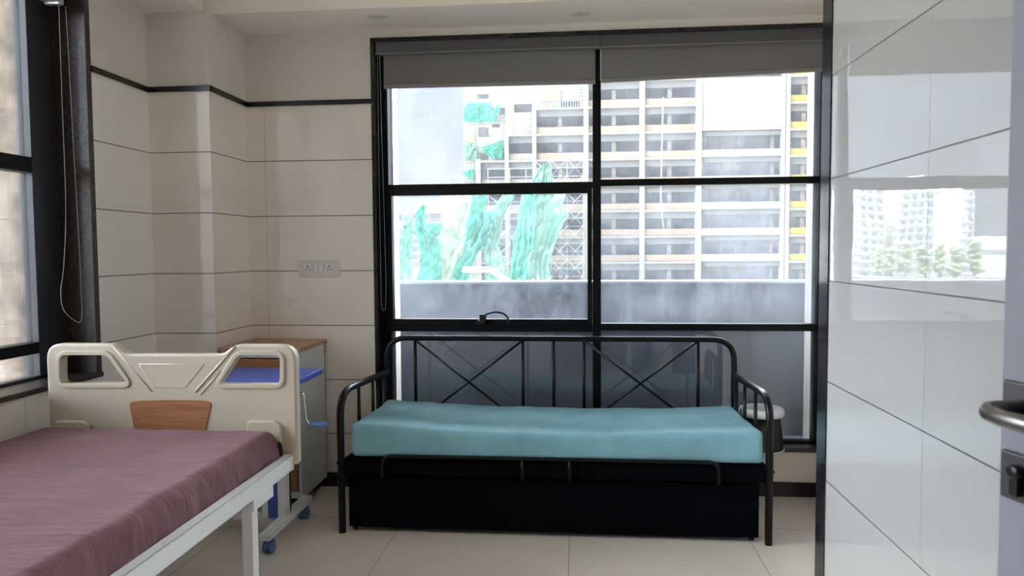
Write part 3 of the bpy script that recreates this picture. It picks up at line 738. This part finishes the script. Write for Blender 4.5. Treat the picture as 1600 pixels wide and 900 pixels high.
co_ = MB().box(MX0+.01, MX1-.002, 2.50, 2.577, .514, .590); co_.v = [tuple(Vector(v)-Vector((-1.6, 1.6, .512))) for v in co_.v]
co_.build('mattress_end', M['rubber'], hm_, .012, 3)

# ------------------------------------------------------------------ overbed table on castors
ot = empty('overbed_table', (-1.5, 3.12, 0), label='white overbed table with blue top and crank, behind the headboard', cat='overbed table')
def ao(name, mb, mat, bev=0, parent=None): return ad(name, mb, mat, bev, parent, root=ot)
ao('table_top', MB().box(-1.885, -1.200, 2.925, 3.290, .722, .748), M['blue'], .004)
ao('top_support', MB().box(-1.62, -1.28, 3.06, 3.12, .70, .722), M['white_plain'], .002)
PX0, PX1, PY0 = -1.437, -1.325, 3.115
ao('column', MB().box(PX0, PX0+.028, PY0, PY0+.07, .085, .66).box(PX1-.036, PX1, PY0, PY0+.07, .085, .66).box(PX0, PX1, PY0+.05, PY0+.07, .085, .66), M['white_plain'], .002)
ao('blue_insert', MB().box(PX0+.028, PX1-.036, PY0+.006, PY0+.05, .085, .64), M['blue'])
ao('lift_post', MB().box(-1.415, -1.345, PY0+.012, PY0+.045, .60, .705), M['white_plain'], .002)
ao('crank_box', MB().box(-1.345, -1.272, PY0-.02, PY0+.03, .618, .668), M['white_plain'], .004)
cr = ao('crank', MB().tube(fillet([(-1.29, PY0, .645), (-1.262, PY0, .668), (-1.228, PY0, .662), (-1.218, PY0, .54), (-1.205, PY0, .522), (-1.185, PY0, .522)], .018, 6), .0052, 10), M['chrome'])
ao('crank_grip', MB().lathe([(.0, 0), (.011, 0), (.0125, .004), (.0125, .068), (.0145, .070), (.0145, .079), (.0, .080)], (-1.200, PY0, .522), 20, 'x'), M['blue_plastic'], parent=cr)
ao('foot_bar', MB().box(-1.355, -1.305, 2.90, 3.40, .068, .098), M['white_plain'], .003)
ao('foot_bar', MB().box(-1.86, -1.81, 2.98, 3.38, .068, .098), M['white_plain'], .003)
ao('base_beam', MB().box(-1.86, -1.33, 3.13, 3.17, .068, .098), M['white_plain'], .003)
def castor(x, y, root, name='castor', mat=None):
    mb = MB()
    for s in (-1, 1):
        mb.lathe([(.0, -.009), (.022, -.009), (.0265, -.005), (.0265, .006), (.020, .011), (.0, .012)], (x+s*.013, y, .0265), 24, 'x')
    mb.lathe([(.0, .030), (.017, .030), (.017, .048), (.010, .062), (.010, .070), (0, .070)], (x, y, 0), 16)
    # hood over the wheels
    n = 10; vs = []; 
    for i in range(n+1):
        a = PI*i/n; r = .031
        for dx in (-.016, .016): vs.append((x+dx, y+r*math.cos(a), .0275+r*math.sin(a)))
    mb.add(vs, [(2*i, 2*i+1, 2*i+3, 2*i+2) for i in range(n)], True)
    return ad(name, mb, mat or M['caster'], 0, root=root)
for x, y in ((-1.330, 2.945), (-1.330, 3.345), (-1.835, 3.02), (-1.835, 3.345)): castor(x, y, ot)

# ------------------------------------------------------------------ bedside cabinet
cb = empty('bedside_cabinet', (-1.58, 3.64, 0), label='white bedside cabinet with wooden top and brown fronts in the corner', cat='cabinet')
def ac(name, mb, mat, bev=0, parent=None): return ad(name, mb, mat, bev, parent, root=cb)
CX0, CX1, CY0, CY1 = -1.788, -1.382, 3.462, 3.826
ac('carcass', MB().box(CX1-.016, CX1, CY0, CY1, .055, .797).box(CX0, CX0+.016, CY0, CY1, .055, .797).box(CX0, CX1, CY1-.01, CY1, .055, .797).box(CX0+.016, CX1-.016, CY0+.002, CY1, .055, .09)
   .box(CX0+.016, CX1-.016, CY0+.002, CY1, .462, .486).box(CX0+.016, CX1-.016, CY0+.002, CY1, .768, .797).box(CX0+.016, CX1-.016, CY0+.002, CY1, .630, .645), M['white_lam'], .0015)
ac('cabinet_top', MB().box(CX0-.004, CX1+.010, CY0-.014, CY1+.006, .797, .821), M['wood_top'], .006)
dw = ac('drawer', MB().box(CX0+.020, CX1-.020, CY0-.004, CY0+.014, .650, .762), M['wood'], .002)
ac('drawer_handle', MB().tube(fillet([(-1.64, CY0-.004, .706), (-1.64, CY0-.028, .706), (-1.53, CY0-.028, .706), (-1.53, CY0-.004, .706)], .01, 4), .004, 8), M['chrome'], parent=dw)
dd = ac('cabinet_door', MB().box(CX0+.020, CX1-.020, CY0-.004, CY0+.014, .094, .458), M['wood'], .002)
ac('door_handle', MB().tube(fillet([(-1.70, CY0-.004, .34), (-1.70, CY0-.028, .34), (-1.70, CY0-.028, .42), (-1.70, CY0-.004, .42)], .01, 4), .004, 8), M['chrome'], parent=dd)
for x in (CX0+.05, CX1-.05):
    for y in (CY0+.05, CY1-.05): ac('cabinet_foot', MB().lathe([(0, 0), (.018, 0), (.02, .01), (.02, .055), (0, .055)], (x, y, 0), 16), M['black_plastic'])

# ------------------------------------------------------------------ outside the windows
GZ = -16.0
struct('ground', MB().box(-70, 60, 4.6, 38, GZ-1, GZ).box(-70, -2.6, -60, 4.6, GZ-1, GZ), M['ground'], kind='structure')
struct('ground_far', MB().box(-1200, 900, 38, 1500, GZ-1, GZ).box(-1200, -70, -600, 38, GZ-1, GZ), M['ground_far'], kind='structure')
struct('own_building_wall', MB().box(-2.36, 9, -9, 4.12, 3.1, 22).box(-2.36, 9, -9, 4.16, GZ, -.12).box(1.5, 9, -9, 4.10, -.12, 3.1).box(-2.4, -1.2, 4.09, 4.12, -.12, 3.1), M['own_wall'])
struct('parapet_wall', MB().box(-7, 6, 4.45, 4.62, -3, 1.092).box(-7, 6, 4.16, 4.45, -.3, -.1), M['parapet'])
tag(struct('parapet_highlight_strip', MB().box(-7, 6, 4.43, 4.64, 1.092, 1.106), M['parapet_top']), kind='structure')  # paler strip: the highlight on the parapet's top edge is in its colour
pil = MB().box(-3.30, -2.85, 3.338, 4.3, GZ, 7).build('concrete_pillar', M['pillar']); tag(pil, kind='structure')

# --- the unfinished tower opposite
TY = 90.0
def ax(px, py=280): return at(px, py, TY)[0]
def az(px, py): return at(px, py, TY)[1]
tw = empty('unfinished_tower', (ax(1000), TY, GZ), label='tall unfinished concrete tower with open floors and brown railings', cat='building')
def at_(name, mb, mat, parent=None, root=tw):
    off = Vector(root.location); mb.v = [tuple(Vector(v)-off) for v in mb.v]
    return mb.build(name, mat, parent or root)
TXR = ax(1279); PITCH = 3.165
Z0 = az(960, 207)                       # top of one slab
lev = [Z0 + PITCH*k for k in range(-9, 5)]
ZTOP = lev[-1]+1.0
# rear body of the building: dark interior seen through the open bays
at_('interior_core', MB().box(ax(745), TXR, TY+2.4, TY+16, GZ, ZTOP+6), M['tower_dark'])
def coltop(px, z): return z
# columns: px left, px right, top z
c_top = {744: az(748, 249), 789: az(792, 211), 832: az(835, 170)}
for a, b, t in ((744, 751.5, c_top[744]), (789, 795.5, c_top[789]), (832, 838.5, c_top[832]), (912, 919.5, ZTOP+6), (999, 1007, ZTOP+6), (1086.5, 1095.5, ZTOP+6), (1220, 1225, ZTOP+6), (1226, 1232.5, ZTOP+6), (1272, 1279, ZTOP+6)):
    at_('column', MB().box(ax(a), ax(b), TY-.35, TY+.6, GZ, t), M['tower_white'])
def leftpx(z):
    if z > c_top[832]+.5: return 912
    if z > c_top[789]+.5: return 832
    if z > c_top[744]+.5: return 789
    return 744
CZ0, CZ1 = az(1150, 203.5), az(1150, 121)
for z in lev:
    x0 = ax(leftpx(z))
    for a, b in ((x0, ax(1087)), (ax(1232), TXR)):
        at_('floor_slab', MB().box(a, b, TY-.30, TY+4.2, z-.26, z), M['tower_white'])
        at_('edge_beam', MB().box(a, b, TY+.15, TY+.5, z-1.05, z-.26), M['tower_grey'])
bays = [(751.5, 789, 'p'), (795.5, 832, 'p'), (838.5, 912, 'b'), (919.5, 999, 'b'), (1007, 1086.5, 'b2'), (1232.5, 1272, 'y')]
for k, z in enumerate(lev):
    for (a, b, kind) in bays:
        if a < leftpx(z) - 2: continue
        zb = z - PITCH
        mt_ = {'p': M['rail_pale'], 'b': M['rail_brown'], 'b2': M['rail_brown2'], 'y': M['rail_yellow']}[kind]
        at_('railing_panel', MB().box(ax(a), ax(b), TY+.02, TY+.12, zb+.05, zb+.82), mt_)
        if kind != 'p':
            mid = (a+b)/2 + (0 if kind != 'y' else 4)
            at_('brick_pier', MB().box(ax(mid-3.2), ax(mid+3.2), TY+.5, TY+.9, zb, z-.26), M['tower_brick'])
# wide bay: blank blockwork above, open floors with white upstands below
at_('blank_wall', MB().box(ax(1095.5), ax(1220), TY-.1, TY+.8, CZ0, CZ1), M['tower_blank'])
at_('blank_wall', MB().box(ax(1095.5), ax(1220), TY-.05, TY+.8, CZ1+.5, ZTOP+6), M['tower_blank'])
k = 0; z = CZ0
while z > GZ:
    if k > 0 or True:
        at_('white_upstand', MB().box(ax(1095.5), ax(1220), TY-.15, TY+.2, z-3.15, z-2.30), M['tower_white2'])
    at_('edge_beam', MB().box(ax(1095.5), ax(1220), TY+.2, TY+.6, z-.62, z-.06), M['tower_grey'])
    mb = MB()
    for p in (1108, 1130, 1154): mb.box(ax(p), ax(p+1.1), TY+1.2, TY+1.4, z-2.4, z-.3)
    mb.box(ax(1208), ax(1213), TY+1.2, TY+1.6, z-2.4, z-.3)
    at_('inner_post', mb, M['tower_white'])
    if k < 3: at_('painted_lit_opening', MB().box(ax(1157), ax(1163), TY+2.3, TY+2.38, z-1.55, z-.9), M['tower_white2'])  # solid white panel, the light of an opening put into its colour
    z -= 3.16; k += 1
# masonry wing stepping up on the left
def wallpanel(x0, x1, z0, z1, holes, y0, y1):
    """wall between x0..x1, z0..z1 with rectangular holes, as boxes"""
    xs = sorted({x0, x1} | {h[0] for h in holes} | {h[1] for h in holes}); zs = sorted({z0, z1} | {h[2] for h in holes} | {h[3] for h in holes})
    mb = MB()
    for i in range(len(xs)-1):
        for j in range(len(zs)-1):
            cx, cz = (xs[i]+xs[i+1])/2, (zs[j]+zs[j+1])/2
            if not any(h[0] < cx < h[1] and h[2] < cz < h[3] for h in holes): mb.box(xs[i], xs[i+1], y0, y1, zs[j], zs[j+1])
    return mb
hol = []
for a, b, t, bt in ((745.5, 763, 143, 150.5), (746, 762.5, 196, 211), (767, 788.5, 166, 176), (803, 831, 160.5, 173.5), (877, 906, 158, 167), (768, 780, 191, 196), (746, 762, 236, 248)):
    hol.append((ax(a), ax(b), az(800, bt), az(800, t)))
for z in lev:
    for (a, b, kd) in bays:
        if a < 912 and a >= leftpx(z) - 2: hol.append((ax(a), ax(b), z-PITCH+.6, z-.9))
at_('masonry_wall', wallpanel(ax(723), ax(916), GZ, ZTOP+8, hol, TY+1.0, TY+1.5), M['tower_block'])
at_('cream_panel', MB().box(ax(730), ax(741), TY+.9, TY+1.02, az(735, 222), az(735, 198)).box(ax(730), ax(741), TY+.9, TY+1.02, az(735, 160), az(735, 142)).box(ax(789), ax(801), TY+.9, TY+1.02, az(795, 208), az(795, 158)).box(ax(843), ax(876), TY+.9, TY+1.02, az(860, 156), az(860, 139)), M['tower_cream'])
for a in (852, 858, 864, 870, 876, 884, 892, 900): pass
at_('balcony_railing', (lambda mb: [mb.box(ax(p), ax(p)+.1, TY-.3, TY-.2, az(870, 169.5), az(870, 158.5)) for p in range(839, 912, 4)] and mb.box(ax(835), ax(912), TY-.3, TY-.2, az(870, 159.2), az(870, 158.2)))(MB()), M['tower_white'])
hs = bpy.data.objects.new  # hanging hoist rope on the facade
at_('hoist_rope', MB().tube([(ax(1034), TY-1, az(1034, 155)), (ax(1032), TY-1, az(1032, 250)), (ax(1031), TY-1, az(1031, 320)), (ax(1036), TY-1, az(1036, 358))], .09, 6), M['tower_white2'])

# --- scaffolding in front of the tower's foot
SY = 84.0
def sx(px): return at(px, 350, SY)[0]
def sz(py, px=850): return at(px, py, SY)[1]
sc = empty('scaffolding', (sx(800), SY, GZ), label='white steel scaffolding with cross bracing in front of the tower', cat='scaffolding')
stp = [(640, 322), (653, 320), (670, 320), (690, 318), (705, 300), (727, 292), (763, 262), (797, 262), (822, 262), (835, 255), (861, 248), (886, 246), (911, 246)]
for p, t in stp:
    at_('standard', MB().box(sx(p)-.045, sx(p)+.045, SY-.045, SY+.045, GZ, sz(t)), M['scaffold'], root=sc)
for y in range(250, 460, 13):
    ps = [p for p, t in stp if t <= y+2]
    if len(ps) > 1: at_('ledger', MB().box(sx(min(ps)), sx(911), SY-.12, SY-.02, sz(y)-.035, sz(y)+.035), M['scaffold'], root=sc)
for a, b in ((835, 861), (861, 886), (886, 911), (690, 727), (763, 797)):
    for i, y in enumerate(range(250 if a > 800 else 304, 450, 26)):
        y2 = y+26
        at_('diagonal_brace', MB().tube([(sx(a), SY-.15, sz(y)), (sx(b), SY-.15, sz(y2))], .022, 5).tube([(sx(b), SY-.2, sz(y)), (sx(a), SY-.2, sz(y2))], .022, 5), M['scaffold'], root=sc)
# --- torn green netting hung on the scaffolding
def net(name_label, rows, mat, y=80.0, folds=3.0, amp=.9, seed=0, nu=26, nv=44):
    """rows: (photo y, left x, right x) -> cloth with vertical folds"""
    rows = sorted(rows)
    def fn(u, v):
        py = rows[0][0]+(rows[-1][0]-rows[0][0])*v
        for i in range(len(rows)-1):
            if rows[i][0] <= py <= rows[i+1][0]+1e-6: break
        t = (py-rows[i][0])/(rows[i+1][0]-rows[i][0]+1e-9); t = t*t*(3-2*t)*.6+t*.4
        xl = rows[i][1]+(rows[i+1][1]-rows[i][1])*t; xr = rows[i][2]+(rows[i+1][2]-rows[i][2])*t
        edge = min(u, 1-u)*4; edge = min(1, edge)
        px = xl+(xr-xl)*u+1.2*noise.noise(Vector((v*7, u*3, seed)))
        X, Z = at(px, py, y)
        swag = math.sin((v*9+abs(u-.5)*2.2+seed)*PI)*.35
        ph = u*folds*2*PI+3*noise.noise(Vector((v*2.5, u*1.5, seed+3)))+v*2
        tri = lambda t_: abs((t_ % 1)-.5)*2
        zig = tri(v*7+(u-.5)*1.6+seed*.3)*tri(u*folds*.8+v*1.2)
        d = amp*(1.1*zig+.35*abs(math.sin(ph))+.25*math.sin(ph*2.3+v*5)+swag*.6+.8*noise.noise(Vector((u*3+v*2, v*4-u*2, seed+7))))
        return (X, y+d, Z)
    o = MB().grid(fn, nu, nv).build('debris_netting', mat, fix=False)
    return tag(o, name_label, 'netting', 'green construction netting on the tower opposite')
G1, G2, G3 = M['net_green'], M['net_pale'], M['net_cream']
net('pale green netting strip hanging at the far left of the scaffolding', [(335, 627, 643), (350, 624, 644), (367, 621, 643), (400, 619, 643), (450, 616, 642)], G2, seed=1)
net('pointed turquoise netting beside the pale strip, on the lower scaffolding', [(320, 660, 663), (336, 648, 663), (355, 649, 664), (380, 654, 688), (410, 655, 689), (450, 645, 690)], G1, seed=2, folds=4)
net('narrow turquoise netting stretched as a sash above the lower scaffolding', [(348, 664, 690), (356, 664, 689), (362, 668, 686), (376, 664, 680), (384, 660, 674)], G1, seed=12, folds=2, y=79, nv=16)
net('cream green netting panel left of centre with zigzag folds', [(300, 689, 738), (330, 688, 736), (370, 688, 730), (400, 689, 724), (450, 688, 706)], G3, seed=3, folds=3)
net('bright turquoise netting slanting down across the middle of the scaffolding', [(300, 738, 762), (325, 733, 756), (350, 729, 764), (370, 727, 754), (395, 720, 746), (418, 707, 736), (450, 704, 730)], G1, seed=4, folds=3, y=79)
net('small turquoise netting scrap between the slanting and curved strips', [(330, 752, 770), (350, 750, 776), (375, 740, 768), (392, 738, 752)], G1, seed=14, folds=2, y=79.5, nv=20)
net('curved green netting strip running down the middle of the lower left pane', [(300, 784, 806), (325, 772, 793), (343, 765, 785), (365, 760, 781), (385, 757, 780), (413, 757, 787), (450, 756, 792)], G2, seed=5, folds=2)
net('large green netting drape right of centre with swags and a torn right edge', [(253, 856, 859), (265, 838, 861), (285, 828, 864), (306, 814, 884), (322, 811, 877), (336, 808, 889), (350, 809, 880), (364, 806, 873), (385, 801, 866), (410, 797, 858), (450, 789, 861)], G2, seed=6, folds=4, nu=44, nv=70, amp=1.1)
net('turquoise netting fold along the left half of the large drape', [(290, 822, 834), (320, 812, 836), (345, 808, 836), (380, 801, 832), (420, 797, 824), (450, 790, 818)], G1, seed=16, folds=2, y=78.5, nu=20)
net('green netting swag wrapped round the masonry corner near the top', [(160, 730, 766), (172, 724, 768), (183, 724, 778), (190, 724, 768)], G1, y=90.25, seed=7, folds=3, nv=20, amp=.4)
net('turquoise netting rag stuck out at the swag right end', [(164, 776, 781), (174, 768, 780), (190, 768, 774)], G1, y=90.2, seed=17, folds=1, nv=12, nu=10, amp=.3)
net('pale green netting patch on the masonry corner, middle level', [(224, 724, 744), (236, 725, 744), (249, 725, 743)], G2, y=90.25, seed=8, folds=2, nv=14, nu=14, amp=.4)
net('bright turquoise netting triangle flapping in front of the masonry wing', [(219, 783, 786), (230, 752, 786), (236, 753, 785), (248, 768, 785)], G1, y=90.0, seed=9, folds=2, nv=20, amp=.5)
net('small turquoise netting scrap at the foot of the masonry corner', [(263, 735, 740), (270, 722, 740), (280, 734, 739)], G1, y=90.25, seed=10, folds=1, nv=12, nu=12, amp=.3)
# --- bent white pipe beam in front of the nets
bx_, bz_ = zip(at(738, 423, 60), at(766, 423, 60), at(795, 443, 60))if False else ((0,), (0,))
pts_ = [(at(p, q, 60)[0], 60, at(p, q, 60)[1]) for p, q in ((722, 423.5), (766, 423.5), (800, 446), (830, 470))]
tag(MB().tube(pts_, .13, 8).tube([(x, y, z+.0) for x, y, z in [(a[0]+.0, 60.5, a[2]+.28) for a in pts_]], .08, 8).build('bent_boom', M['scaffold']), 'bent white boom rising over the parapet in front of the green netting', 'boom')
# site ladder frame against the sky, left of the masonry wing
tag(at_('sky_frame', MB().tube([(ax(704), TY-1, az(704, 278)), (ax(704), TY-1, az(704, 300))], .1, 6).tube([(ax(724), TY-1, az(724, 278)), (ax(724), TY-1, az(724, 300))], .1, 6).tube([(ax(702), TY-1, az(704, 278)), (ax(726), TY-1, az(724, 278))], .1, 6), M['scaffold'], root=tw)) 

# --- low grey building left behind the nets, and what the right wall mirrors
BYd = 170.0
def dx(px): return at(px, 340, BYd)[0]
def dz(py): return at(640, py, BYd)[1]
lb = empty('low_building', (dx(640), BYd, GZ), label='low grey flat-roofed building behind the left green netting', cat='building')
at_('wall', MB().box(dx(560), dx(700), BYd, BYd+30, GZ, dz(334)), M['far_grey'], root=lb)
for y in (338, 350, 362, 374, 386, 398, 410):
    at_('window_band', MB().box(dx(561), dx(699), BYd-.3, BYd+.1, dz(y+6), dz(y)), M['far_dark'], root=lb)
at_('roof_edge', MB().box(dx(558), dx(702), BYd-1, BYd+31, dz(334), dz(332)), M['far_white'], root=lb)

def far_tower(x0, x1, y, h, label, depth=22, bayw=3.4, storey=3.3):
    t = empty('apartment_tower', ((x0+x1)/2, y, GZ), label=label, cat='building', group='far apartment towers')
    at_('wall', MB().box(x0, x1, y, y+depth, GZ, h), M['far_white'], root=t)
    mb = MB(); z = h-2.6; sl = MB()
    while z > GZ+2:
        x = x0+1.0
        while x+1.9 < x1: mb.box(x, x+1.7, y-.1, y+.1, z, z+1.5); x += bayw
        sl.box(x0-.5, x1+.5, y-.9, y, z-.95, z-.75); z -= storey
    at_('window_grid', mb, M['far_window'], root=t); at_('balcony_slab', sl, M['far_white'], root=t)
    at_('roof_block', MB().box(x0+3, x0+9, y+4, y+12, h, h+3.5), M['far_white'], root=t)
far_tower(-121, -108, 300, 26, 'white far apartment tower, nearest to the low building')
far_tower(-140, -125, 300, 27, 'white far apartment tower, second from the low building')
far_tower(-154, -149, 300, 24, 'slim white far apartment tower standing alone')
fl = empty('distant_shed', (-150, 330, GZ), label='long pale factory sheds along the horizon', cat='building')
at_('wall', MB().box(-330, -100, 330, 350, GZ, 4.0).box(-420, -80, 420, 440, GZ, 7), M['far_white'], root=fl)
at_('window_band', MB().box(-330, -100, 329.8, 330, -2, 0), M['far_window'], root=fl)
def tree(x, y, r, h, label):
    t = empty('tree', (x, y, GZ), label=label, cat='tree', group='far trees below the towers')
    mb = MB(); rnd = random.Random(int(x*7))
    for i in range(46):
        a, b = rnd.uniform(0, 2*PI), rnd.uniform(-.6, 1); rr = r*rnd.uniform(.3, .5); c = (math.cos(a)*r*.6*rnd.random(), math.sin(a)*r*.6*rnd.random(), h-r*2.2+b*r*2.2)
        mb.lathe([(0, -rr), (rr*.6, -rr*.8), (rr, -rr*.1), (rr*.8, rr*.6), (0, rr)], c, 7)
    mb.build('crown', M['leaf'], t); MB().tube([(0, 0, 0), (0, 0, h-r*.4)], .4, 7).build('trunk', M['bark'], t)
for i in range(7): tree(-112-i*5.8, 285, 2.8, 17.5+(i*37 % 5)*.5, ['leafy far tree below the white towers'][0])
st = MB().box(-150, -30, 120, 122, GZ, -3.4).build('boundary_wall', M['far_grey']); tag(st, 'long grey boundary wall across the site on the left', 'wall')
st = MB().box(-70, -16, 52, 60, GZ, -1.9).build('site_shed', M['far_grey2']); tag(st, 'grey site shed roof just over the parapet on the left', 'shed')
